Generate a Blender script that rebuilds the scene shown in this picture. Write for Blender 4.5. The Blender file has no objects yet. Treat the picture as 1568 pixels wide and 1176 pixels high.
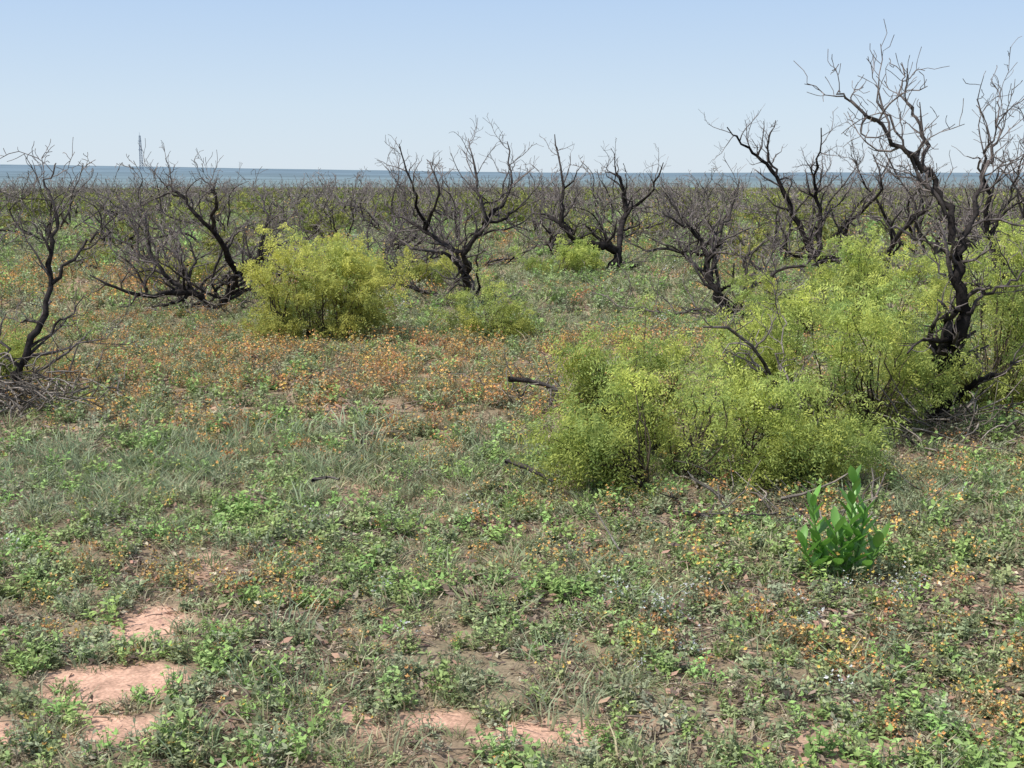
import bpy, math, random
import numpy as np
from mathutils import Vector
rng = np.random.default_rng(7)
scene = bpy.context.scene

# ---------------------------------------------------------------- noise
def _h(ix, iy, s):
    n = (ix.astype(np.int64)*374761393 + iy.astype(np.int64)*668265263 + s*1442695041) & 0xffffffff
    n = ((n ^ (n >> 13))*1274126177) & 0xffffffff
    return ((n ^ (n >> 16)) & 0xffff)/65535.0
def vnoise(x, y, s=0):
    ix = np.floor(x); iy = np.floor(y); fx = x-ix; fy = y-iy
    fx = fx*fx*(3-2*fx); fy = fy*fy*(3-2*fy)
    a=_h(ix,iy,s); b=_h(ix+1,iy,s); c=_h(ix,iy+1,s); d=_h(ix+1,iy+1,s)
    return (a*(1-fx)+b*fx)*(1-fy)+(c*(1-fx)+d*fx)*fy
def fbm(x, y, s=0, o=4):
    v=0; a=.5; t=0
    for i in range(o):
        v=v+a*vnoise(x*2**i+17*i, y*2**i-9*i, s+i); t+=a; a*=.5
    return v/t
def sm(a,b,x):
    t=np.clip((x-a)/(b-a),0,1); return t*t*(3-2*t)

def height(x, y):
    x=np.asarray(x,float); y=np.asarray(y,float)
    r=np.sqrt(x*x+y*y)
    z = (fbm(x*.35,y*.35,3,3)-.5)*.14*sm(1,6,r) + (vnoise(x*3,y*3,8)-.5)*.04
    z = z - np.clip(r-36,0,400)*.010 - 28*sm(300,2600,r)
    ridge = sm(4800,8200,r)*(fbm(x*.0004+5,y*.0004,21,3)*26+12)
    left = sm(1200,-4600,x)*sm(4800,9000,r)*sm(-1000,3000,y)
    z = z + ridge + left*66 + sm(2500,5000,r)*(fbm(x*.0012,y*.0012,31,3)-.5)*10
    return z
def blobs(x,y,L):
    m=0*x
    for (cx,cy,rx,ry,a) in L:
        m=np.maximum(m,a*np.exp(-(((x-cx)/rx)**2+((y-cy)/ry)**2)))
    return m
BARE=[(-1.60,4.66,.33,.29,1.),(-1.38,4.22,.27,.2,1.),(-1.95,4.15,.24,.18,1.),(-.38,4.33,.28,.12,1.1),(.14,4.22,.32,.13,1.15),(-1.67,5.35,.22,.30,1.),
      (1.05,3.9,.25,.10,.7),(-.3,6.2,.4,.1,.6),(.3,6.9,.4,.10,.5),(.5,4.25,.25,.08,.7)]
DARK=[(-.6,6.9,.7,.16,1.),(.1,6.95,.6,.14,1.),(2.35,5.6,.5,.18,1.),(-.9,5.0,.3,.12,.7),(-1.2,6.0,.3,.12,.6),(1.0,6.9,.9,.2,.7)]
ORNG=[(-3.2,12.3,2.8,1.8,1.),(-.6,11.4,2.4,1.6,1.),(-1.,13.6,2.7,1.0,1.),(-1.3,9.8,1.4,.8,.8),(1.2,14.,1.3,1.0,.8),(-6.5,15,2.6,2.2,.8),(2.2,6.5,1.4,.55,.6),(.8,6.2,.6,.4,.5),
      (-6.5,23,4,3.,.8),(1.8,4.2,.6,.4,.4),(1.3,5.,.6,.4,.4),(2.6,4.7,.5,.5,.4),(-1.5,6.2,.8,.5,.3),(3.4,8.2,.9,.5,.5),(-.4,6.3,.5,.4,.3)]
def bare(x,y):
    n=fbm(x*4.3,y*4.3,44,4)
    b=blobs(x,y,BARE)
    r=np.sqrt(x*x+y*y)
    g=sm(.66,.78,fbm(x*1.9,y*1.9,90,4))*.6
    return np.clip(sm(.33,.52,b*(.12+1.45*n)) + g*(r<40),0,1)
def orange(x,y):
    n=fbm(x*1.4,y*1.4,61,4)
    return np.clip(blobs(x,y,ORNG)*(.3+1.25*sm(.35,.7,n)) + .12*sm(.5,.7,fbm(x*.9,y*.9,77,3)) ,0,1)

# ---------------------------------------------------------------- mesh builder
class MB:
    def __init__(s): s.v=[];s.q=[];s.c=[];s.n=0
    def add(s,v,q,c):
        v=np.asarray(v,np.float32); q=np.asarray(q,np.int64)
        c=np.asarray(c,np.float32)
        if c.ndim==1: c=np.tile(c,(len(v),1))
        s.v.append(v); s.q.append(q+s.n); s.c.append(c); s.n+=len(v)
    def mesh(s,name,mat,smooth=False):
        v=np.concatenate(s.v); q=np.concatenate(s.q); c=np.concatenate(s.c)
        me=bpy.data.meshes.new(name)
        me.vertices.add(len(v)); me.vertices.foreach_set('co',v.ravel())
        me.loops.add(q.size); me.loops.foreach_set('vertex_index',q.ravel().astype(np.int32))
        me.polygons.add(len(q)); me.polygons.foreach_set('loop_start',np.arange(0,q.size,4,dtype=np.int32))
        try: me.polygons.foreach_set('loop_total',np.full(len(q),4,dtype=np.int32))
        except Exception: pass
        me.update(calc_edges=True)
        a=me.color_attributes.new('Col','FLOAT_COLOR','POINT')
        a.data.foreach_set('color',np.concatenate([c,np.ones((len(c),1),np.float32)],1).ravel())
        if smooth: me.polygons.foreach_set('use_smooth',np.ones(len(q),bool))
        me.materials.append(mat); me.validate()
        return me
def nrm(a): return a/np.maximum(np.linalg.norm(a,axis=-1,keepdims=True),1e-9)
def rhombi(mb,P,D,S,L,W,col,bend=0.0):
    n=len(P); D=nrm(D); S=nrm(S - D*np.sum(S*D,-1,keepdims=True)); N=np.cross(D,S)
    L=np.broadcast_to(np.asarray(L,float),(n,))[:,None]; W=np.broadcast_to(np.asarray(W,float),(n,))[:,None]
    v=np.stack([P, P+D*L*.45+S*W/2+N*L*bend, P+D*L, P+D*L*.45-S*W/2+N*L*bend],1).reshape(-1,3)
    q=np.arange(4*n).reshape(-1,4)
    col=np.asarray(col,float)
    c=np.tile(col,(4*n,1)) if col.ndim==1 else np.repeat(col,4,0)
    mb.add(v,q,c)
def tube(mb,P,R,col,k=5):
    P=np.asarray(P,float); n=len(P)
    T=np.gradient(P,axis=0); T=nrm(T)
    ref=np.array([.31,.95,.12]) if abs(T[0][1])<.8 else np.array([1.,.1,.0])
    A=nrm(np.cross(T,ref)); B=np.cross(T,A)
    th=np.arange(k)*2*math.pi/k
    v=P[:,None,:]+R[:,None,None]*(A[:,None,:]*np.cos(th)[None,:,None]+B[:,None,:]*np.sin(th)[None,:,None])
    i=np.arange(n-1)[:,None]*k; j=np.arange(k)[None,:]; j2=(j+1)%k
    q=np.stack([i+j,i+j2,i+k+j2,i+k+j],-1).reshape(-1,4)
    c=np.asarray(col,float)
    if c.ndim==2: c=np.repeat(c,k,0)
    mb.add(v.reshape(-1,3),q,c)

# ---------------------------------------------------------------- materials
def newmat(name):
    m=bpy.data.materials.new(name); m.use_nodes=True; nt=m.node_tree; nt.nodes.clear()
    o=nt.nodes.new('ShaderNodeOutputMaterial'); return m,nt,o
def leafmat(name,trans=.35,gloss=.03,lo=1.0,hi=1.6):
    m,nt,o=newmat(name); N=nt.nodes.new; L=nt.links.new
    at=N('ShaderNodeAttribute'); at.attribute_name='Col'
    oi=N('ShaderNodeObjectInfo')
    mr=N('ShaderNodeMapRange'); mr.inputs[3].default_value=lo; mr.inputs[4].default_value=hi
    L(oi.outputs['Random'],mr.inputs[0])
    hs=N('ShaderNodeHueSaturation'); 
    mh=N('ShaderNodeMapRange'); mh.inputs[3].default_value=.485; mh.inputs[4].default_value=.515
    ml=N('ShaderNodeMath'); ml.operation='MULTIPLY'; ml.inputs[1].default_value=7.13
    mf=N('ShaderNodeMath'); mf.operation='FRACT'
    L(oi.outputs['Random'],ml.inputs[0]); L(ml.outputs[0],mf.inputs[0]); L(mf.outputs[0],mh.inputs[0])
    L(mh.outputs[0],hs.inputs['Hue']); L(mr.outputs[0],hs.inputs['Value']); L(at.outputs['Color'],hs.inputs['Color'])
    d=N('ShaderNodeBsdfDiffuse'); L(hs.outputs[0],d.inputs[0]); last=d
    if trans>0:
        t=N('ShaderNodeBsdfTranslucent'); mx=N('ShaderNodeMixShader'); mx.inputs[0].default_value=trans
        L(hs.outputs[0],t.inputs[0]); L(d.outputs[0],mx.inputs[1]); L(t.outputs[0],mx.inputs[2]); last=mx
    if gloss>0:
        g=N('ShaderNodeBsdfGlossy'); g.inputs['Roughness'].default_value=.45; g.inputs[0].default_value=(1,1,1,1)
        m2=N('ShaderNodeMixShader'); m2.inputs[0].default_value=gloss
        L(last.outputs[0],m2.inputs[1]); L(g.outputs[0],m2.inputs[2]); last=m2
    L(last.outputs[0],o.inputs[0])
    return m
M_leaf=leafmat('foliage',.22,0,1.4,2.1); M_bush=leafmat('mesquite_foliage',.4,0,1.6,1.75); M_belt=leafmat('distant_foliage',0,0,1.2,1.8); M_gl=leafmat('glossy_leaf',.35,.05,1.2,1.21); M_dry=leafmat('dry_litter',0,.0,1.1,1.8)
def barkmat(name):
    m,nt,o=newmat(name); N=nt.nodes.new; L=nt.links.new
    at=N('ShaderNodeAttribute'); at.attribute_name='Col'
    tc=N('ShaderNodeTexCoord'); ns=N('ShaderNodeTexNoise'); ns.inputs['Scale'].default_value=14; ns.inputs['Detail'].default_value=5
    L(tc.outputs['Object'],ns.inputs['Vector'])
    mr=N('ShaderNodeMapRange'); mr.inputs[1].default_value=.3; mr.inputs[2].default_value=.7; mr.inputs[3].default_value=.45; mr.inputs[4].default_value=1.6
    L(ns.outputs['Fac'],mr.inputs[0])
    mu=N('ShaderNodeVectorMath'); mu.operation='SCALE'; L(at.outputs['Color'],mu.inputs[0]); L(mr.outputs[0],mu.inputs['Scale'])
    p=N('ShaderNodeBsdfDiffuse'); L(mu.outputs[0],p.inputs[0])
    n2=N('ShaderNodeTexNoise'); n2.inputs['Scale'].default_value=60; L(tc.outputs['Object'],n2.inputs['Vector'])
    b=N('ShaderNodeBump'); b.inputs['Strength'].default_value=.7; b.inputs['Distance'].default_value=.01; L(n2.outputs['Fac'],b.inputs['Height']); L(b.outputs[0],p.inputs['Normal'])
    L(p.outputs[0],o.inputs[0]); return m
M_bark=barkmat('charred_bark')

def ground_mat():
    m,nt,o=newmat('prairie_soil'); N=nt.nodes.new; L=nt.links.new
    at=N('ShaderNodeAttribute'); at.attribute_name='Col'
    ge=N('ShaderNodeNewGeometry')
    n1=N('ShaderNodeTexNoise'); n1.inputs['Scale'].default_value=9; n1.inputs['Detail'].default_value=8; n1.inputs['Roughness'].default_value=.7
    n2=N('ShaderNodeTexNoise'); n2.inputs['Scale'].default_value=70; n2.inputs['Detail'].default_value=4
    n3=N('ShaderNodeTexNoise'); n3.inputs['Scale'].default_value=.25; n3.inputs['Detail'].default_value=6
    for n in (n1,n2,n3): L(ge.outputs['Position'],n.inputs['Vector'])
    a=N('ShaderNodeMapRange'); a.inputs[1].default_value=.3;a.inputs[2].default_value=.7;a.inputs[3].default_value=.6;a.inputs[4].default_value=1.3; L(n1.outputs['Fac'],a.inputs[0])
    b=N('ShaderNodeMapRange'); b.inputs[1].default_value=.3;b.inputs[2].default_value=.7;b.inputs[3].default_value=.7;b.inputs[4].default_value=1.25; L(n2.outputs['Fac'],b.inputs[0])
    c=N('ShaderNodeMapRange'); c.inputs[1].default_value=.3;c.inputs[2].default_value=.7;c.inputs[3].default_value=.88;c.inputs[4].default_value=1.1; L(n3.outputs['Fac'],c.inputs[0])
    m1=N('ShaderNodeMath');m1.operation='MULTIPLY';L(a.outputs[0],m1.inputs[0]);L(b.outputs[0],m1.inputs[1])
    ln=N('ShaderNodeVectorMath'); ln.operation='LENGTH'; L(ge.outputs['Position'],ln.inputs[0])
    fr=N('ShaderNodeMapRange'); fr.inputs[1].default_value=60; fr.inputs[2].default_value=600; L(ln.outputs['Value'],fr.inputs[0])
    mx=N('ShaderNodeMix'); mx.data_type='FLOAT'; L(fr.outputs[0],mx.inputs[0]); L(m1.outputs[0],mx.inputs[2]); mx.inputs[3].default_value=1.0
    m2=N('ShaderNodeMath');m2.operation='MULTIPLY';L(mx.outputs[0],m2.inputs[0]);L(c.outputs[0],m2.inputs[1])
    mu=N('ShaderNodeVectorMath'); mu.operation='SCALE'; L(at.outputs['Color'],mu.inputs[0]); L(m2.outputs[0],mu.inputs['Scale'])
    d=N('ShaderNodeBsdfDiffuse'); L(mu.outputs[0],d.inputs[0])
    bp=N('ShaderNodeBump'); bp.inputs['Strength'].default_value=.8; bp.inputs['Distance'].default_value=.02; L(n1.outputs['Fac'],bp.inputs['Height'])
    L(bp.outputs[0],d.inputs['Normal']); L(d.outputs[0],o.inputs[0]); return m

# ---------------------------------------------------------------- ground
def build_ground():
    R=np.concatenate([[0.02],np.geomspace(.5,26000,540)]); A=np.linspace(0,2*math.pi,640,endpoint=False)
    r,a=np.meshgrid(R,A,indexing='ij'); x=r*np.cos(a); y=r*np.sin(a); z=height(x,y)
    b=bare(x,y)[...,None]; n=fbm(x*2.,y*2.,12,4)[...,None]
    soil=np.array([.28,.20,.14])*(1-n)+np.array([.32,.27,.18])*n
    soil=soil*(1-.45*blobs(x,y,DARK)[...,None])
    sand=np.array([.66,.41,.30])
    col=soil*(1-b)+sand*b
    ot=orange(x,y)[...,None]*sm(8,14,r)[...,None]; col=col*(1-.5*ot)+np.array([.42,.25,.14])*.5*ot
    veg=np.array([.25,.27,.14])*(.7+.6*fbm(x*.05,y*.05,5,4)[...,None])
    t=sm(18,60,r)[...,None]; col=col*(1-t)+veg*t
    for (r0,r1,c) in ((120,900,(.19,.235,.19)),(700,3000,(.185,.24,.245)),(3000,8000,(.165,.225,.275))):  # distance haze painted into the far plain and ridge colour
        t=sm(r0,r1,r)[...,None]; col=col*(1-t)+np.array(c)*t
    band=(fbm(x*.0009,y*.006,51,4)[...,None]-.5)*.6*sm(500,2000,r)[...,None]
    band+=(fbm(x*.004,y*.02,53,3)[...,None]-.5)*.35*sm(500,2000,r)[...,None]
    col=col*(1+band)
    nr,na=r.shape
    i=np.arange(nr-1)[:,None]*na; j=np.arange(na)[None,:]; j2=(j+1)%na
    q=np.stack([i+j,i+na+j,i+na+j2,i+j2],-1).reshape(-1,4)
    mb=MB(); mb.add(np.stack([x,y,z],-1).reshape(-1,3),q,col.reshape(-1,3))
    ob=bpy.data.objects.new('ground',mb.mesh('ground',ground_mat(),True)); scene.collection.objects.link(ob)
build_ground()
def H(x,y): return float(height(np.array([x]),np.array([y]))[0])

# ---------------------------------------------------------------- dead mesquite
def path_smooth(P,sub=4):
    P=np.asarray(P,float); 
    if len(P)<3:
        t=np.linspace(0,1,sub+1)[:,None]; return P[0]*(1-t)+P[-1]*t
    Q=np.vstack([2*P[0]-P[1],P,2*P[-1]-P[-2]]); out=[]
    for i in range(1,len(Q)-2):
        p0,p1,p2,p3=Q[i-1:i+3]
        for k in range(sub):
            t=k/sub; out.append(.5*((2*p1)+(-p0+p2)*t+(2*p0-5*p1+4*p2-p3)*t*t+(-p0+3*p1-3*p2+p3)*t**3))
    out.append(P[-1]); return np.array(out)
CH=np.array([.036,.031,.030]); GR=np.array([.20,.17,.16])
def bcol(r, tint=1.0):
    t=np.clip((.022-r)/.020,0,1)[:,None]
    return (CH*(1-t)+GR*t)*tint
def grow(mb,P,r0,r1,lev,g,dens=1.0,k=5,tint=1.0,minr=.003):
    n=len(P); t=np.linspace(0,1,n); R=r0*(1-t)+r1*t
    R=np.maximum(R,minr)*(1+g.normal(0,.12,n))
    tube(mb,P,R,bcol(R,tint*g.uniform(.5,1.5)),k)
    if lev<=0: return
    seg=np.linalg.norm(np.diff(P,axis=0),axis=1); L=seg.sum()
    if L<.05: return
    nc=max(2,int(round(L*(4.2 if lev>1 else 9.5)*dens+g.random())))
    for c in range(nc):
        tt=.15+.85*(c+g.random())/nc; f=tt*(n-1); i=min(int(f),n-2); f-=i
        p=P[i]*(1-f)+P[i+1]*f; T=nrm(P[i+1]-P[i]); 
        rd=nrm(g.normal(0,1,3)); rd=nrm(rd-T*np.dot(rd,T))
        an=g.uniform(.45,1.25); d=T*math.cos(an)+rd*math.sin(an)+np.array([0,0,.25]); d=nrm(d)
        l=L*g.uniform(.22,.5)*(1.1-.5*tt) if lev>1 else g.uniform(.06,.24)
        l=min(l,.75)
        m=6 if lev>1 else 4
        Q=[p]; dd=d
        for s in range(m):
            dd=nrm(dd+g.normal(0,.29,3)+np.array([0,0,.07])); Q.append(Q[-1]+dd*l/m)
        rr=max((r0*(1-tt)+r1*tt)*g.uniform(.4,.65),minr)
        if Q[-1][2]<.03: continue
        grow(mb,np.array(Q),rr,max(rr*.3,minr),lev-1,g,dens,4 if lev>1 else 3,tint,minr)
def limb_tree(name,x,y,s,bu,bv,limbs,seed,lev=2,dens=1.0,amp=.35,extra=0):
    """limbs: polylines in local tree units (s metres per unit), with radii in metres"""
    g=np.random.default_rng(seed); mb=MB(); k1=g.uniform(1.2,2.2); ph=g.uniform(0,6)
    for (pts,r0,r1) in limbs:
        P=[]
        for (u,v) in pts:
            dx=(u-bu)*s; dz=max((bv-v)*s,-.02); P.append((dx, amp*(math.sin(k1*dx+ph+dz*1.7)-math.sin(ph))*min(1,dz+abs(dx)),dz))
        P=path_smooth(P,5); n=len(P); w=g.normal(0,.022,(n,3)); w[0]=0; 
        P=P+w; grow(mb,P,r0,r1,lev,g,dens)
    for e in range(extra):
        a=g.uniform(0,6.28); p=np.array([g.uniform(-.1,.1),g.uniform(-.1,.1),g.uniform(0,.3)]); d=nrm(np.array([math.cos(a)*.9,math.sin(a),g.uniform(.3,1.1)])); Q=[p]
        for k in range(7):
            d=nrm(d+g.normal(0,.28,3)+np.array([0,0,.05])); Q.append(Q[-1]+d*g.uniform(.14,.26))
        grow(mb,np.array(Q),.025,.007,lev,g,dens)
    ob=bpy.data.objects.new(name,mb.mesh(name,M_bark,True)); ob.location=(x,y,H(x,y)-.02); scene.collection.objects.link(ob); return ob
T='dead_mesquite_tree'
limb_tree(T,3.40,9.72,.00526,1430,650,[
 ([(1428,655),(1434,600),(1430,540),(1438,480),(1428,430),(1424,388)],.068,.042),
 ([(1424,388),(1412,335),(1392,275),(1350,235),(1300,192),(1268,165),(1246,152)],.032,.006),
 ([(1392,275),(1384,205),(1362,150),(1360,112)],.02,.004),
 ([(1412,335),(1372,262),(1338,212),(1312,140)],.02,.004),
 ([(1424,388),(1452,338),(1482,272),(1508,228),(1515,160)],.026,.005),
 ([(1424,388),(1390,372),(1340,350),(1290,330)],.02,.005),
 ([(1430,648),(1452,600),(1490,565),(1530,535)],.035,.010),
 ([(1440,470),(1470,440),(1520,420),(1560,380)],.018,.005),
 ([(1420,560),(1416,520),(1419,464)],.046,.040),
 ],11,2,1.2,.3)
limb_tree(T,5.55,12.8,.0070,1580,520,[
 ([(1580,520),(1570,440),(1540,370),(1520,320),(1510,250),(1500,200),(1515,140)],.055,.006),
 ([(1570,440),(1590,360),(1570,280),(1560,160)],.04,.006),
 ([(1540,370),(1490,340),(1450,290),(1430,220)],.028,.006),
 ([(1590,360),(1630,300),(1640,220)],.03,.006),
 ([(1520,320),(1545,260),(1550,200)],.02,.005),
 ([(1570,440),(1500,400),(1440,390),(1400,350)],.03,.006)],12,2,1.45,.4,2)
limb_tree(T,3.05,16.9,.00895,1130,490,[
 ([(1135,490),(1105,450),(1092,420),(1090,385),(1062,345),(1020,325)],.075,.012),
 ([(1092,420),(1112,370),(1140,330),(1145,285)],.035,.008),
 ([(1135,488),(1080,470),(1010,480),(920,458)],.03,.006),
 ([(1120,470),(1170,440),(1200,420),(1215,370)],.035,.008),
 ([(1062,345),(1040,310),(1000,285)],.02,.006),
 ([(1090,385),(1050,380),(990,360)],.02,.006)],13,2,1.2,.6,3)
limb_tree(T,7.2,24.3,.013,1345,420,[
 ([(1350,425),(1300,392),(1240,388),(1212,340),(1185,270),(1150,235),(1108,200)],.10,.012),
 ([(1240,388),(1252,320),(1236,270),(1226,205)],.06,.01),
 ([(1350,425),(1345,360),(1375,310),(1372,270)],.07,.01),
 ([(1300,392),(1290,340),(1310,290),(1290,240)],.05,.01),
 ([(1240,388),(1190,380),(1150,350)],.04,.01),
 ([(1185,270),(1170,230),(1175,190)],.03,.008)],14,2,1.05,.9,3)
limb_tree(T,2.0,24.9,.0132,935,418,[
 ([(930,422),(945,385),(905,372),(882,372),(858,335),(862,285),(848,205)],.11,.012),
 ([(945,385),(966,330),(955,275),(930,262)],.08,.01),
 ([(882,372),(845,335),(810,322)],.05,.01),
 ([(935,412),(985,410),(1010,425)],.05,.01),
 ([(966,330),(1000,300),(1010,250)],.04,.01)],15,2,.95,.9,1)
limb_tree(T,-.64,19.2,.0101,720,465,[
 ([(722,468),(660,448),(605,428),(582,380)],.05,.01),
 ([(722,468),(714,425),(712,380),(655,345),(600,322)],.07,.012),
 ([(712,380),(742,335),(730,275),(718,212)],.045,.007),
 ([(655,345),(642,285),(622,222)],.035,.007),
 ([(742,335),(782,290),(776,215)],.035,.007),
 ([(712,420),(690,385),(620,370),(570,330)],.035,.007),
 ([(655,345),(680,290),(660,240)],.03,.006),
 ([(742,335),(790,320),(830,270)],.03,.006),
 ([(722,468),(690,452),(640,470),(590,462)],.03,.008)],16,2,1.25,.7,4)
limb_tree(T,-4.3,18.0,.0096,335,475,[
 ([(338,478),(292,445),(240,440),(190,408)],.07,.010),
 ([(292,445),(252,400),(230,335),(222,300)],.04,.007),
 ([(338,478),(372,420),(430,385),(480,360)],.06,.010),
 ([(372,420),(352,350),(302,300),(275,275)],.045,.007),
 ([(430,385),(440,330),(420,280)],.03,.006),
 ([(352,350),(375,300),(365,270)],.03,.006),
 ([(292,445),(300,390),(280,340)],.03,.006)],17,2,1.5,.8,8)
limb_tree(T,-4.43,10.8,.0058,20,620,[
 ([(10,630),(30,580),(48,540),(70,470),(68,400),(70,340),(60,300),(76,262)],.045,.005),
 ([(70,445),(110,392),(140,365),(182,335)],.02,.005),
 ([(48,540),(85,500),(130,475)],.018,.004),
 ([(35,575),(12,525),(16,488)],.018,.004),
 ([(30,600),(100,545),(180,512)],.016,.004),
 ([(68,400),(40,360),(5,340)],.016,.004),
 ([(12,625),(-30,560),(-60,470),(-40,400),(-50,340)],.045,.006),
 ([(-60,470),(-20,420),(5,370)],.018,.004)],18,2,1.1,.3)
# thin dead stems standing in the front bush
limb_tree(T,2.0,8.75,.0047,1200,690,[
 ([(1200,690),(1180,620),(1150,560),(1120,520)],.014,.004),
 ([(1200,690),(1215,610),(1190,540),(1200,480)],.013,.004),
 ([(1200,690),(1250,640),(1280,590)],.012,.004)],19,2,1.2,.2,1)

def generic_mesh(name,seed,hgt,tint=1.0,dens=.8,lev=2,minr=.006,wide=1.0):
    g=np.random.default_rng(seed); mb=MB(); ns=g.integers(4,7); n=10
    for i in range(ns):
        a=i*6.28/ns+g.uniform(-.6,.6); el=g.uniform(.15,1.2)
        d=np.array([math.cos(a)*math.cos(el),math.sin(a)*math.cos(el),math.sin(el)]); Q=[np.array([math.cos(a)*.06,math.sin(a)*.06,-.03])]
        l=hgt*g.uniform(.8,1.25)/n*1.25
        for k in range(n):
            d=nrm(d+g.normal(0,.34,3)+np.array([0,0,.10])); 
            if Q[-1][2]<.15: d[2]=abs(d[2])
            Q.append(Q[-1]+d*l*np.array([wide,wide,1]))
        grow(mb,path_smooth(Q,2),g.uniform(.03,.055),.008,lev,g,dens,4,tint,minr)
    return mb.mesh(name,M_bark,True)
gm=[generic_mesh('dead_mesquite_mesh',100+i,h,1.2,1.05,2,.005,w) for i,(h,w) in enumerate(((1.8,1.15),(1.6,1.3),(2.1,1.0),(1.6,1.2),(1.95,1.05)))]
g=np.random.default_rng(5)
def add_tree(x,y,s=1.0,i=None):
    ob=bpy.data.objects.new(T,gm[int(g.integers(5)) if i is None else i]); ob.location=(x,y,H(x,y)-.02); ob.rotation_euler=(0,0,g.uniform(0,6.28)); ob.scale=(s,s,s*g.uniform(.82,1.05)); scene.collection.objects.link(ob)
MID=[(-12.2,29,1.),(-10.3,32,1.),(-8.2,33,1.05),(-7.0,25,.95),(-4.6,25,.9),(-5.0,35,1.),(-3.0,29,1.),(-1.2,27,.9),(-1.4,35,1.),(-3.8,41,1.1),(.9,37,1.),(3.5,37,1.05),(3.9,27,.95),(4.6,31,1.),(6.0,28,1.),(5.4,40,1.2),(8.0,33,1.1),
     (9.6,29,1.1),(12.0,37,1.1),(8.7,21,.95),(7.6,18.3,.8),(11.5,26.,1.1),(13.5,31,1.1),(-9.5,41,1.1),(14.5,40,1.1),(6.5,21,.9),(9.4,24,1.),(-3.2,20.5,.85),(-5.4,19.5,.8),(4.6,22,.85),(2.6,33,1.),(-13.5,36,1.1),(7.2,38,1.15),(-6.2,22.5,.85),(-2.3,24,.85),(1.0,29.5,.95)]
for (x,y,s) in MID: add_tree(x,y,s)

# ---------------------------------------------------------------- live mesquite bushes
def bush_mesh(name,seed,w,h,dpt,ncl,nlf,ll=.03,bright=1.0,lobes=None,sub=8,mat=None):
    g=np.random.default_rng(seed); mb=MB()
    if lobes is None:
        lobes=[]
        for _ in range(13):
            lw=w*g.uniform(.07,.16); cx=g.uniform(-.46,.46)*w; cy=g.uniform(-.4,.4)*dpt; edge=min(1,abs(cx)/(.5*w)); lh=h*g.uniform(.13,.25)
            lobes.append((cx,cy,(h*g.uniform(.5,1.08)*(1-.35*edge)-lh),lw,lw*.9,lh))
        lobes.append((0,0,.30*h,w*.40,dpt*.38,h*.27)); lobes.append((0,0,.18*h,w*.48,dpt*.44,h*.18))
    C=[]
    ar=np.array([l[3]*l[4]*l[5] for l in lobes])**.5; ar/=ar.sum()
    for i in range(ncl):
        l=lobes[g.choice(len(lobes),p=ar)]; d=nrm(g.normal(0,1,3)); r=g.uniform(.35,1)**.5*g.uniform(.85,1.2)
        c=np.array([l[0]+d[0]*l[3]*r,l[1]+d[1]*l[4]*r,l[2]+d[2]*l[5]*r])
        if c[2]<.06: c[2]=g.uniform(.06,.2)
        C.append(c)
    C=np.array(C)
    nb=7; bases=np.stack([g.uniform(-.22,.22,nb)*w,g.uniform(-.2,.2,nb)*dpt,np.zeros(nb)],1)
    for c in C[::2]:
        b=bases[np.argmin(np.linalg.norm(bases[:,:2]-c[:2],axis=1))]
        m=(b+c)/2+np.array([*(g.normal(0,.05,2)),.06*h]); P=path_smooth([b,m,c],4)
        P[1:-1]+=g.normal(0,.014,(len(P)-2,3)); R=np.linspace(.009,.003,len(P)); tube(mb,P,R,np.array([.09,.072,.055])*g.uniform(.6,1.4),3)
    P=[];D=[];S=[];Ls=[];Co=[]
    for c in C:
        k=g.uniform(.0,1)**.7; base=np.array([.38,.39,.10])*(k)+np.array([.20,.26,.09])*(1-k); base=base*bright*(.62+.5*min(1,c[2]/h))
        rad=g.uniform(.04,.095)*(1+ .2*(w>1.5))
        tw=nrm(np.array([c[0]/w*2,c[1]/dpt*2,.6])+g.normal(0,.5,3))
        n=int(nlf*g.uniform(.5,1.4))
        t=g.uniform(-1,1.3,n)[:,None]; p=c+tw*t*rad*1.9+g.normal(0,rad*.32,(n,3))
        d=nrm(g.normal(0,1,(n,3))*np.array([1,1,.5])+np.array([0,0,-.45])+tw*.5)
        L=g.uniform(.07,.13,n)
        side=nrm(np.cross(d,g.normal(0,1,(n,3))))
        cl=base*g.uniform(.75,1.25,(n,1))
        for j in range(sub):
            f=(j+1)/sub; q=p+d*(L*f)[:,None]+np.array([0,0,-1])*((L*f)**2*2.6)[:,None]
            sg=1 if j%2 else -1
            dd=nrm(d*.55+side*sg+np.array([0,0,-.3])+g.normal(0,.2,(n,3)))
            P.append(q);D.append(dd);S.append(d+g.normal(0,.3,(n,3)));Ls.append(np.full(n,ll)*g.uniform(.7,1.3,n));Co.append(cl)
    P=np.concatenate(P); 
    P[:,2]=np.maximum(P[:,2],.01)
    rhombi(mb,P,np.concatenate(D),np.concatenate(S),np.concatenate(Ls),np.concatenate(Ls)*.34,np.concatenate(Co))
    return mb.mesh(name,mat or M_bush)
def bush(x,y,w,h,d,ncl,nlf,seed,ll=.03,bright=1.0,lobes=None,sub=8):
    ob=bpy.data.objects.new('mesquite_bush',bush_mesh('mesquite_bush',seed,w,h,d,ncl,nlf,ll,bright,lobes,sub)); ob.location=(x,y,H(x,y)-.01); scene.collection.objects.link(ob)
bush(1.32,7.95,2.05,.86,1.1,210,24,201,.029)
bush(.85,8.8,.85,1.22,.8,120,24,202,.030)
bush(2.50,9.4,1.7,1.25,1.1,210,24,203,.032)
bush(4.35,10.5,2.2,1.70,1.4,280,24,204,.034)
bush(4.3,15.4,2.7,1.25,1.3,140,20,205,.042)
bush(-2.44,14.9,1.95,1.30,1.4,230,24,206,.039)
bush(-.30,15.0,.95,.78,.7,60,20,207,.038)
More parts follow.
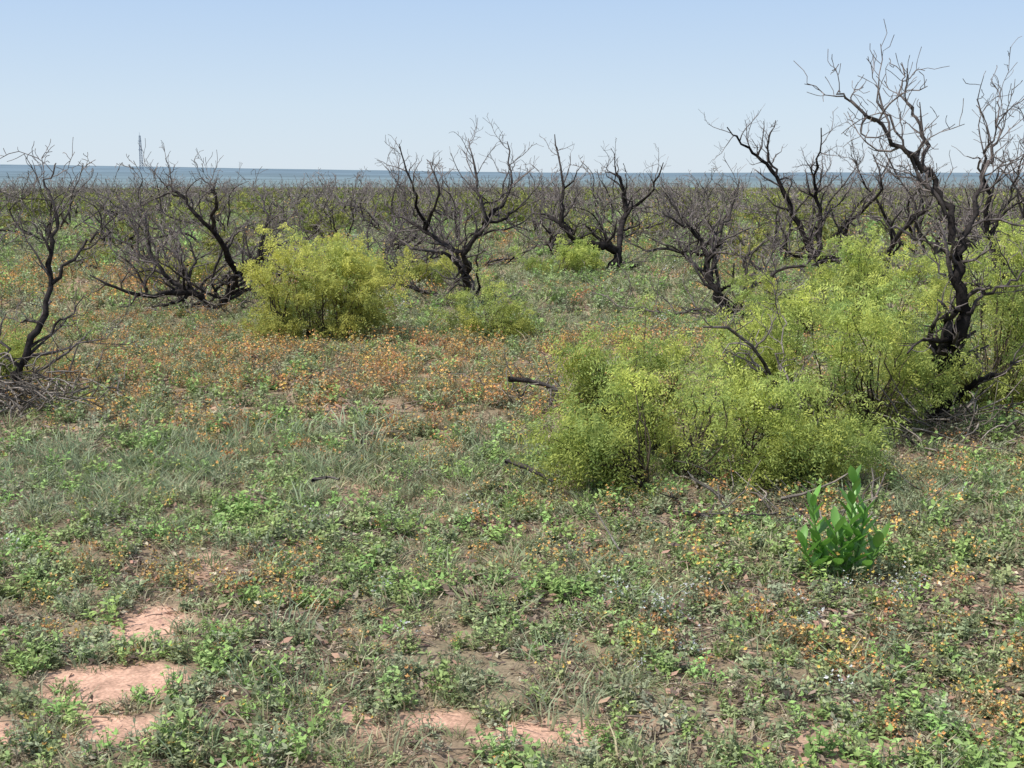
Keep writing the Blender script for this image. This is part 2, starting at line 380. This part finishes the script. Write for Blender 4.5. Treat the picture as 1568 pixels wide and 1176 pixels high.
bush(.86,24.5,1.8,.8,1.2,60,18,208,.055)
bush(-1.75,21.8,1.6,.8,1.2,55,18,209,.055,.85)
bush(-5.9,21.8,1.5,.65,1.,50,18,210,.055,.8)
bush(-4.75,11.3,.9,.65,.7,50,20,211,.034,.9)
bush(7.0,17.0,2.8,1.35,1.4,130,20,212,.045)
bush(6.0,12.6,1.9,1.5,1.2,150,20,213,.038)
bush(4.6,8.7,1.5,.95,1.0,110,20,214,.030,.85)

# ---------------------------------------------------------------- ground cover prototypes
def pcoll(name,meshes):
    c=bpy.data.collections.new(name)
    for i,m in enumerate(meshes):
        o=bpy.data.objects.new('%s_part_%d'%(name,i),m); c.objects.link(o)
    return c
def p_grass(seed,n=40,h=.1,sp=.06,col=(.18,.2,.09),w=.0035,dry=.25,lean=.6):
    g=np.random.default_rng(seed); mb=MB()
    a=g.uniform(0,6.28,n); r=sp*np.sqrt(g.random(n)); B=np.stack([r*np.cos(a),r*np.sin(a),np.full(n,-.01)],1)
    d=nrm(np.stack([np.cos(a)*lean*g.uniform(.1,1.2,n)+g.normal(0,.3,n),np.sin(a)*lean*g.uniform(.1,1.2,n)+g.normal(0,.3,n),np.ones(n)],1))
    L=h*g.uniform(.35,1.2,n)[:,None]; out=nrm(d*np.array([1,1,0])+1e-4); s=nrm(np.cross(d,g.normal(0,1,(n,3))))*w
    M=B+d*L*.55; E=M+(d+out*.7+np.array([0,0,-.25]))*L*.45
    v=np.stack([B-s,B+s,M-s*.8,M+s*.8,E-s*.15,E+s*.15],1).reshape(-1,3)
    i=np.arange(n)[:,None]*6; q=np.concatenate([i+np.array([[0,1,3,2]]),i+np.array([[2,3,5,4]])])
    c=np.array(col)*g.uniform(.7,1.3,(n,1)); dm=g.random(n)<dry; c[dm]=np.array([.34,.29,.19])*g.uniform(.6,1.1,(dm.sum(),1))
    c6=np.repeat(c,6,0); mb.add(v,q,c6); return mb.mesh('grass_tuft',M_leaf)
def p_forb(seed,ns=9,h=.13,leaf=.028,col=(.12,.22,.05),lw=.5,fl=None,nf=0,fs=.011,spread=1.,fq=(2,6)):
    g=np.random.default_rng(seed); mb=MB()
    for s in range(ns):
        a=g.uniform(0,6.28); el=g.uniform(.35,1.4); L=h*g.uniform(.6,1.2)
        d=np.array([math.cos(a)*math.cos(el)*spread,math.sin(a)*math.cos(el)*spread,math.sin(el)]); b=np.array([g.normal(0,.02),g.normal(0,.02),-.01])
        P=path_smooth([b,b+d*L*.5,b+d*L*.8+np.array([0,0,L*.25])],2); tube(mb,P,np.linspace(.0016,.0009,len(P)),np.array(col)*.8,3)
        n=int(g.integers(8,13)); t=g.uniform(.15,1,n); idx=t*(len(P)-1); i0=np.minimum(idx.astype(int),len(P)-2); f=(idx-i0)[:,None]
        p=P[i0]*(1-f)+P[i0+1]*f; dr=nrm(g.normal(0,1,(n,3))*np.array([1,1,.35])+np.array([0,0,.3]))
        sd=np.cross(dr,np.array([0,0,1.]))+g.normal(0,.25,(n,3)); ln=leaf*g.uniform(.5,1.3,n)
        rhombi(mb,p,dr,sd,ln,ln*lw,np.array(col)*g.uniform(.6,1.4,(n,1)),-.06)
        if fl is not None and s<nf:
            for q in range(int(g.integers(*fq))):
                tip=P[-1]*(1-.25*g.random())
                c=tip+g.normal(0,.014,3)*np.array([1,1,1.3]); m=4; aa=np.arange(m)*6.28/m+g.random()
                up=nrm(np.array([g.normal(0,.5),g.normal(0,.5),.8])); e1=nrm(np.cross(up,[1,.2,0])); e2=np.cross(up,e1)
                pd=e1*np.cos(aa)[:,None]+e2*np.sin(aa)[:,None]+up*.6
                k=fl[int(g.integers(len(fl)))]
                rhombi(mb,np.tile(c,(m,1)),pd,np.cross(pd,up),fs*g.uniform(.6,1.3),fs*.75,np.array(k)*g.uniform(.6,1.2,(m,1)))
    return mb.mesh('forb_clump',M_leaf)
def p_litter(seed,n=40,sp=.13):
    g=np.random.default_rng(seed); mb=MB()
    P=np.stack([g.normal(0,sp*.6,n),g.normal(0,sp*.6,n),g.uniform(.002,.03,n)],1); D=g.normal(0,1,(n,3))*np.array([1,1,.2]); S=g.normal(0,1,(n,3))*np.array([1,1,.5])
    pal=np.array([[.13,.095,.08],[.24,.18,.14],[.40,.34,.25],[.08,.06,.05],[.24,.15,.11]]); c=pal[g.integers(0,5,n)]*g.uniform(.7,1.2,(n,1))
    L=g.uniform(.015,.06,n); rhombi(mb,P,D,S,L,np.where(g.random(n)<.5,.005,L*.4),c)
    for k in range(3):
        b=np.array([g.normal(0,sp*.5),g.normal(0,sp*.5),.012]); a=g.uniform(0,6.28); e=b+np.array([math.cos(a),math.sin(a),.15])*g.uniform(.06,.16); mm=(b+e)/2+g.normal(0,.012,3)
        tube(mb,path_smooth([b,mm,e],2),np.linspace(.0035,.002,5),np.array([.13,.10,.08])*g.uniform(.5,1.6),4)
    return mb.mesh('litter',M_dry)
OR=[(.47,.26,.10),(.43,.22,.09),(.49,.30,.12),(.40,.235,.13)]
YE=[(.48,.34,.09),(.46,.32,.10),(.48,.37,.13)]
WH=[(.44,.44,.44),(.38,.38,.385)]
PROT={
 'grass':pcoll('grass_parts',[p_grass(1,46,.085,.08,(.205,.225,.12)),p_grass(2,50,.07,.10,(.22,.235,.145)),p_grass(3,42,.10,.07,(.19,.215,.11)),p_grass(4,44,.07,.10,(.24,.23,.155),.0035,.4)]),
 'tallgrass':pcoll('tall_grass_parts',[p_grass(5,80,.13,.12,(.21,.24,.15),.003,.12,.35),p_grass(6,70,.12,.13,(.195,.24,.14),.003,.1,.4)]),
 'forb':pcoll('forb_parts',[p_forb(11,10,.12,.028,(.185,.245,.095),.55),p_forb(12,11,.09,.024,(.215,.255,.12),.65),p_forb(13,9,.13,.032,(.175,.255,.085),.5),p_forb(14,11,.08,.026,(.215,.245,.14),.65)]),
 'gray':pcoll('gray_forb_parts',[p_forb(21,10,.10,.023,(.195,.215,.135),.5),p_forb(22,11,.08,.021,(.22,.23,.16),.5),p_forb(23,11,.09,.021,(.215,.18,.13),.42),p_forb(24,11,.10,.022,(.195,.23,.125),.5)]),
 'orange':pcoll('orange_wildflower_parts',[p_forb(31,9,.11,.02,(.23,.2,.12),.45,OR,6,.0095,1,(3,8)),p_forb(32,10,.10,.018,(.26,.2,.13),.45,OR+YE[:1],7,.0095,1,(3,8)),p_forb(33,9,.13,.02,(.21,.21,.12),.45,OR+YE,5,.0095,1,(3,8))]),
 'yellow':pcoll('yellow_wildflower_parts',[p_forb(41,9,.12,.022,(.19,.22,.10),.5,YE,2,.009),p_forb(42,9,.10,.02,(.2,.215,.11),.5,YE+OR[:1],3,.009)]),
 'white':pcoll('white_wildflower_parts',[p_forb(51,8,.17,.022,(.18,.23,.12),.5,WH,5,.009,.7,(3,7)),p_forb(52,8,.15,.022,(.18,.22,.12),.5,WH,4,.009,.7,(3,7))]),
 'litter':pcoll('litter_parts',[p_litter(61),p_litter(62),p_litter(63)]),
}
def scatter(name,coll,P,rot,scl,idx):
    me=bpy.data.meshes.new(name); me.vertices.add(len(P)); me.vertices.foreach_set('co',P.astype(np.float32).ravel())
    a=me.attributes.new('rot','FLOAT_VECTOR','POINT'); a.data.foreach_set('vector',rot.astype(np.float32).ravel())
    a=me.attributes.new('scl','FLOAT','POINT'); a.data.foreach_set('value',scl.astype(np.float32))
    a=me.attributes.new('idx','INT','POINT'); a.data.foreach_set('value',idx.astype(np.int32))
    ob=bpy.data.objects.new(name,me); scene.collection.objects.link(ob)
    ng=bpy.data.node_groups.new('scatter','GeometryNodeTree')
    ng.interface.new_socket(name='Geometry',in_out='INPUT',socket_type='NodeSocketGeometry')
    ng.interface.new_socket(name='Geometry',in_out='OUTPUT',socket_type='NodeSocketGeometry')
    N=ng.nodes.new; L=ng.links.new
    gi=N('NodeGroupInput'); go=N('NodeGroupOutput'); ip=N('GeometryNodeInstanceOnPoints'); ci=N('GeometryNodeCollectionInfo')
    ci.inputs['Collection'].default_value=coll; ci.inputs['Separate Children'].default_value=True; ci.inputs['Reset Children'].default_value=True
    def na(nm,t):
        n=N('GeometryNodeInputNamedAttribute'); n.data_type=t; n.inputs['Name'].default_value=nm; return [o for o in n.outputs if o.enabled and o.name=='Attribute'][0]
    er=N('FunctionNodeEulerToRotation'); L(na('rot','FLOAT_VECTOR'),er.inputs[0])
    L(gi.outputs[0],ip.inputs['Points']); L(ci.outputs[0],ip.inputs['Instance']); ip.inputs['Pick Instance'].default_value=True
    L(na('idx','INT'),ip.inputs['Instance Index']); L(er.outputs[0],ip.inputs['Rotation']); L(na('scl','FLOAT'),ip.inputs['Scale']); L(ip.outputs[0],go.inputs[0])
    md=ob.modifiers.new('scatter','NODES'); md.node_group=ng
    return ob
def wedge(r0,r1,dens,ha=.64):
    n=int(ha*(r1*r1-r0*r0)*dens); r=np.sqrt(rng.uniform(r0*r0,r1*r1,n)); a=rng.uniform(-ha,ha,n); return np.sin(a)*r,np.cos(a)*r
xs=[];ys=[];sc=[]
for (r0,r1,d,s) in ((2.6,9,185,.90),(9,18,72,1.2),(18,34,20,1.9),(34,70,5,3.),(70,160,.8,5.)):
    x,y=wedge(r0,r1,d); xs.append(x);ys.append(y);sc.append(np.full(len(x),s))
x=np.concatenate(xs);y=np.concatenate(ys);sc=np.concatenate(sc)
b=bare(x,y); dk=blobs(x,y,DARK); keep=rng.random(len(x))>b*.9; x,y,sc,b,dk=x[keep],y[keep],sc[keep],b[keep],dk[keep]
o=orange(x,y); r=np.hypot(x,y)
f1=sm(.42,.6,fbm(x*1.3,y*1.3,200,3)); f2=sm(.45,.62,fbm(x*.8+40,y*.8,300,3)); f3=sm(.5,.65,fbm(x*1.7,y*1.7,400,3)); f4=sm(.45,.6,fbm(x*.5,y*.5,500,3))
nearf=1-sm(7,13,r)
lg=blobs(x,y,[(-3.2,8.2,1.6,1.1,1.),(-2.0,8.6,1.6,.8,.7),(3.4,7.9,1.4,.6,.9),(-4,7,1.0,.9,.6),(-.2,8.6,1.,.6,.5)])
wf=blobs(x,y,[(.72,5.55,.38,.22,1.),(.95,5.35,.2,.12,.8),(1.7,5.6,.35,.2,.8),(-.7,5.1,.4,.3,.15),(-1.,5.7,.6,.5,.1)])
W=np.stack([
 .48+.4*f2,
 .05*f4+.9*lg,
 (.5+1.4*f1)*(.45+.55*nearf)*(1-.5*lg),
 .70+.6*f3,
 (2.9-1.3*nearf)*o+.02,
 .06+.25*o+.10*f4*nearf,
 .006+1.1*wf**1.3,
 (.42+.8*b+2.5*dk+.55*sm(.5,.65,fbm(x*2.2,y*2.2,600,3)))*np.where(r<16,1,.12)],1)
W/=W.sum(1,keepdims=True); cs=np.cumsum(W,1); sp=(rng.random(len(x))[:,None]>cs).sum(1); sp=np.minimum(sp,7)
z=height(x,y)
names=['grass','tallgrass','forb','gray','orange','yellow','white','litter']
onames=['grass_tufts','tall_grass','green_forbs','gray_weeds','orange_wildflowers','yellow_wildflowers','white_wildflowers','dry_plant_litter']
for i,(k,on) in enumerate(zip(names,onames)):
    m=sp==i; n=int(m.sum())
    if n==0: continue
    P=np.stack([x[m],y[m],z[m]],1); rot=np.stack([rng.normal(0,.12,n),rng.normal(0,.12,n),rng.uniform(0,6.28,n)],1)
    if k=='litter': rot[:,:2]*=.2
    s=sc[m]*rng.uniform(.5,1.35,n)*(.65+.75*fbm(P[:,0]*.9,P[:,1]*.9,700+i,3))
    scatter(on,PROT[k],P,rot,s,rng.integers(0,len(PROT[k].objects),n))

# ---------------------------------------------------------------- distant brush belt
belt_d=pcoll('belt_parts',[generic_mesh('belt_tree',400+i,h,2.0,.5,2,.01,1.3) for i,h in enumerate((1.6,1.8,1.45))])  # bark tinted lighter: aerial haze put into the belt tree colour
bb=pcoll('belt_bush_parts',[bush_mesh('belt_bush',500+i,2.2,1.4,2.0,60,12,.09,c,None,5,M_belt) for i,c in enumerate((.75,.6,.68))])
def rs(n): return np.stack([np.zeros(n),np.zeros(n),rng.uniform(0,6.28,n)],1)
x1,y1=wedge(43,80,.055); x2,y2=wedge(80,240,.025); xx=np.concatenate([x1,x2]);yy=np.concatenate([y1,y2]); n=len(xx)
scatter('distant_dead_mesquite_brush',belt_d,np.stack([xx,yy,height(xx,yy)-.03],1),rs(n),rng.uniform(.7,1.2,n),rng.integers(0,3,n))
x0,y0=wedge(26,44,.05); x1,y1=wedge(44,100,.05); x2,y2=wedge(100,420,.03); xx=np.concatenate([x0,x1,x2]);yy=np.concatenate([y0,y1,y2]); n=len(xx)
rr=np.hypot(xx,yy)
scatter('distant_green_brush',bb,np.stack([xx,yy,height(xx,yy)-.03],1),rs(n),rng.uniform(.55,1.1,n)*np.where(rr<44,.75,1.),rng.integers(0,3,n))

# ---------------------------------------------------------------- milkweed plant
def milkweed(x,y):
    g=np.random.default_rng(77); mb=MB()
    stems=[(-.17,.0,.42),(.04,.02,.53),(-.06,-.05,.30),(.11,.05,.36),(.0,.06,.24),(-.14,.05,.22),(.17,-.04,.24),(-.22,-.02,.22)]
    for (dx,dy,h) in stems:
        b=np.array([dx*.3,dy*.3,-.01]); tip=np.array([dx,dy,h]); P=path_smooth([b,(b+tip)/2+np.array([dx*.12,0,0]),tip],5)
        tube(mb,P,np.linspace(.006,.003,len(P)),(.14,.24,.06),6)
        nl=int(h*42)
        for k in range(nl):
            t=.15+.85*k/nl; i=t*(len(P)-1); i0=min(int(i),len(P)-2); p=P[i0]*(1-(i-i0))+P[i0+1]*(i-i0)
            a=k*2.4+g.normal(0,.3); up=.40+.95*t; d=nrm(np.array([math.cos(a),math.sin(a),up])); s=nrm(np.cross(d,[0,0,1.])); nn=np.cross(s,d)
            L=(.15-.045*t)*g.uniform(.75,1.15); Wd=L*.36; c=np.array([.17,.35,.06])*g.uniform(.6,1.3)
            V=[];n=6
            for q in range(n):
                u=q/(n-1); w=Wd*(.12+math.sin(math.pi*min(u*.95+.05,1))**.8)*.5 if q<n-1 else .0008
                cp=p+d*L*u+nn*L*.18*u*u+np.array([0,0,-.25*L*u*u*(1-t)])
                V+= [cp-s*w+nn*w*.35,cp,cp+s*w+nn*w*.35]
            Q=[]
            for q in range(n-1):
                Q+=[[q*3,q*3+1,q*3+4,q*3+3],[q*3+1,q*3+2,q*3+5,q*3+4]]
            mb.add(np.array(V),np.array(Q),c)
    ob=bpy.data.objects.new('milkweed_plant',mb.mesh('milkweed_plant',M_gl,True)); ob.location=(x,y,H(x,y)); scene.collection.objects.link(ob)
milkweed(1.64,5.9)

# ---------------------------------------------------------------- fallen branches and brush pile
def fallen(name,x,y,pts,r0,seed,lev=1):
    g=np.random.default_rng(seed); mb=MB(); P=path_smooth(pts,4); P=P+g.normal(0,.008,P.shape); grow(mb,P,r0,r0*.35,lev,g,.7)
    ob=bpy.data.objects.new(name,mb.mesh(name,M_bark,True)); ob.location=(x,y,H(x,y)+.02); scene.collection.objects.link(ob)
fallen('fallen_branch',.02,10.7,[(-.05,0,.2),(.18,.05,.17),(.4,0,.10),(.55,-.1,.02)],.028,1)
fallen('fallen_branch',.0,7.75,[(-.04,0,.18),(.1,-.03,.15),(.27,-.1,.06)],.022,2,0)
fallen('fallen_branch',-1.25,7.5,[(0,0,.11),(.09,.02,.13),(.18,0,.11)],.014,3,0)
fallen('fallen_branch',1.1,7.0,[(-.1,0,.04),(.2,-.05,.05),(.5,.05,.03)],.013,4,1)
def pile(x,y,n,w,h,seed):
    g=np.random.default_rng(seed); mb=MB()
    for i in range(n):
        p=np.array([g.normal(0,w*.4),g.normal(0,w*.35),abs(g.normal(0,h*.35))+.01]); a=g.uniform(0,6.28); d=np.array([math.cos(a),math.sin(a),g.normal(.15,.35)]); Q=[p]
        for k in range(4):
            d=nrm(d+g.normal(0,.3,3)); Q.append(Q[-1]+d*g.uniform(.04,.13))
        Q=np.array(Q); Q[:,2]=np.maximum(Q[:,2],.0)
        r=g.uniform(.004,.011); tube(mb,Q,np.linspace(r,r*.4,5),np.array([.22,.19,.165])*g.uniform(.4,1.5),4)
    ob=bpy.data.objects.new('brush_pile',mb.mesh('brush_pile',M_bark)); ob.location=(x,y,H(x,y)); scene.collection.objects.link(ob)
pile(-4.2,10.2,300,.8,.45,1); pile(.35,10.7,70,.5,.2,2); pile(3.3,9.3,140,.9,.3,3); pile(3.1,16.4,120,.9,.4,4); pile(1.7,7.3,70,1.1,.14,5); pile(-4.2,17.6,110,1.2,.3,6); pile(-.6,18.8,110,1.2,.3,7)

# ---------------------------------------------------------------- radio mast
def mast(x,y,h):
    m,nt,o=newmat('galvanised_steel'); p=nt.nodes.new('ShaderNodeBsdfPrincipled'); ns=nt.nodes.new('ShaderNodeTexNoise'); cr=nt.nodes.new('ShaderNodeValToRGB')
    cr.color_ramp.elements[0].color=(.17,.21,.27,1); cr.color_ramp.elements[1].color=(.22,.26,.32,1)
    nt.links.new(ns.outputs['Fac'],cr.inputs[0]); nt.links.new(cr.outputs[0],p.inputs['Base Color']); p.inputs['Roughness'].default_value=.7; nt.links.new(p.outputs[0],o.inputs[0])
    mb=MB(); w0,w1=12.,5.; c=(.3,.3,.3)
    cor=[(math.cos(a),math.sin(a)) for a in (0.3,2.39,4.49)]; lv=14
    def pt(i,t): w=w0*(1-t)+w1*t; return np.array([cor[i%3][0]*w,cor[i%3][1]*w,h*t])
    for i in range(3): tube(mb,[pt(i,0),pt(i,.5),pt(i,1)],np.array([1.7,1.6,1.5]),c,5)
    for k in range(lv):
        for i in range(3):
            tube(mb,[pt(i,k/lv),pt(i+1,(k+1)/lv)],np.array([.9,.9]),c,4); tube(mb,[pt(i,(k+1)/lv),pt(i+1,(k+1)/lv)],np.array([.9,.9]),c,4)
    for zz in (.6,.85): tube(mb,[(-9,0,h*zz),(9,0,h*zz)],np.array([2.,2.]),c,6)
    tube(mb,[(0,0,h*.98),(0,0,h*1.1)],np.array([1.,.6]),c,5)
    ob=bpy.data.objects.new('radio_tower',mb.mesh('radio_tower',m)); ob.location=(x,y,H(x,y)-2); scene.collection.objects.link(ob)
mast(-2063,7000,190)

# ---------------------------------------------------------------- light, world, camera
S=Vector((-.85,-.30,0)).normalized(); el=math.radians(56); S=Vector((S.x*math.cos(el),S.y*math.cos(el),math.sin(el)))
sun=bpy.data.lights.new('sun','SUN'); sun.energy=4.3; sun.angle=math.radians(.8); sun.color=(1,.96,.88)
so=bpy.data.objects.new('sun',sun); so.rotation_euler=S.to_track_quat('Z','Y').to_euler(); so.location=(0,0,30); scene.collection.objects.link(so)
w=bpy.data.worlds.new('World'); scene.world=w; w.use_nodes=True; nt=w.node_tree; bg=nt.nodes['Background']
sk=nt.nodes.new('ShaderNodeTexSky'); sk.sky_type='NISHITA'; sk.sun_disc=False; sk.sun_elevation=el; sk.sun_rotation=math.atan2(S.x,S.y); sk.altitude=300; sk.air_density=1.0; sk.dust_density=.3; sk.ozone_density=1.0
tc=nt.nodes.new('ShaderNodeTexCoord'); sx=nt.nodes.new('ShaderNodeSeparateXYZ'); nt.links.new(tc.outputs['Generated'],sx.inputs[0])
cr=nt.nodes.new('ShaderNodeValToRGB'); e=cr.color_ramp.elements; e[0].position=0.; e[0].color=(.62,.72,.82,1); e[1].position=1.; e[1].color=(.50,.57,.70,1)
for (p,c) in ((.05,(.58,.70,.83,1)),(.15,(.43,.59,.83,1)),(.4,(.47,.58,.78,1))):
    k=e.new(p); k.color=c
nt.links.new(sx.outputs['Z'],cr.inputs[0])
sc1=nt.nodes.new('ShaderNodeVectorMath'); sc1.operation='SCALE'; sc1.inputs['Scale'].default_value=10; nt.links.new(cr.outputs[0],sc1.inputs[0])
mx=nt.nodes.new('ShaderNodeMix'); mx.data_type='RGBA'; mx.inputs[0].default_value=.88; nt.links.new(sk.outputs[0],mx.inputs[6]); nt.links.new(sc1.outputs[0],mx.inputs[7])
nt.links.new(mx.outputs[2],bg.inputs[0]); bg.inputs[1].default_value=.11
cam=bpy.data.cameras.new('camera'); cam.sensor_width=36; cam.lens=43.6; cam.clip_end=60000; cam.clip_start=.1
co=bpy.data.objects.new('camera',cam); co.location=(0,0,2.0); co.rotation_euler=(math.radians(90-9.68),0,0); scene.collection.objects.link(co); scene.camera=co
scene.view_settings.view_transform='Standard'; scene.view_settings.look='None'; scene.view_settings.exposure=0
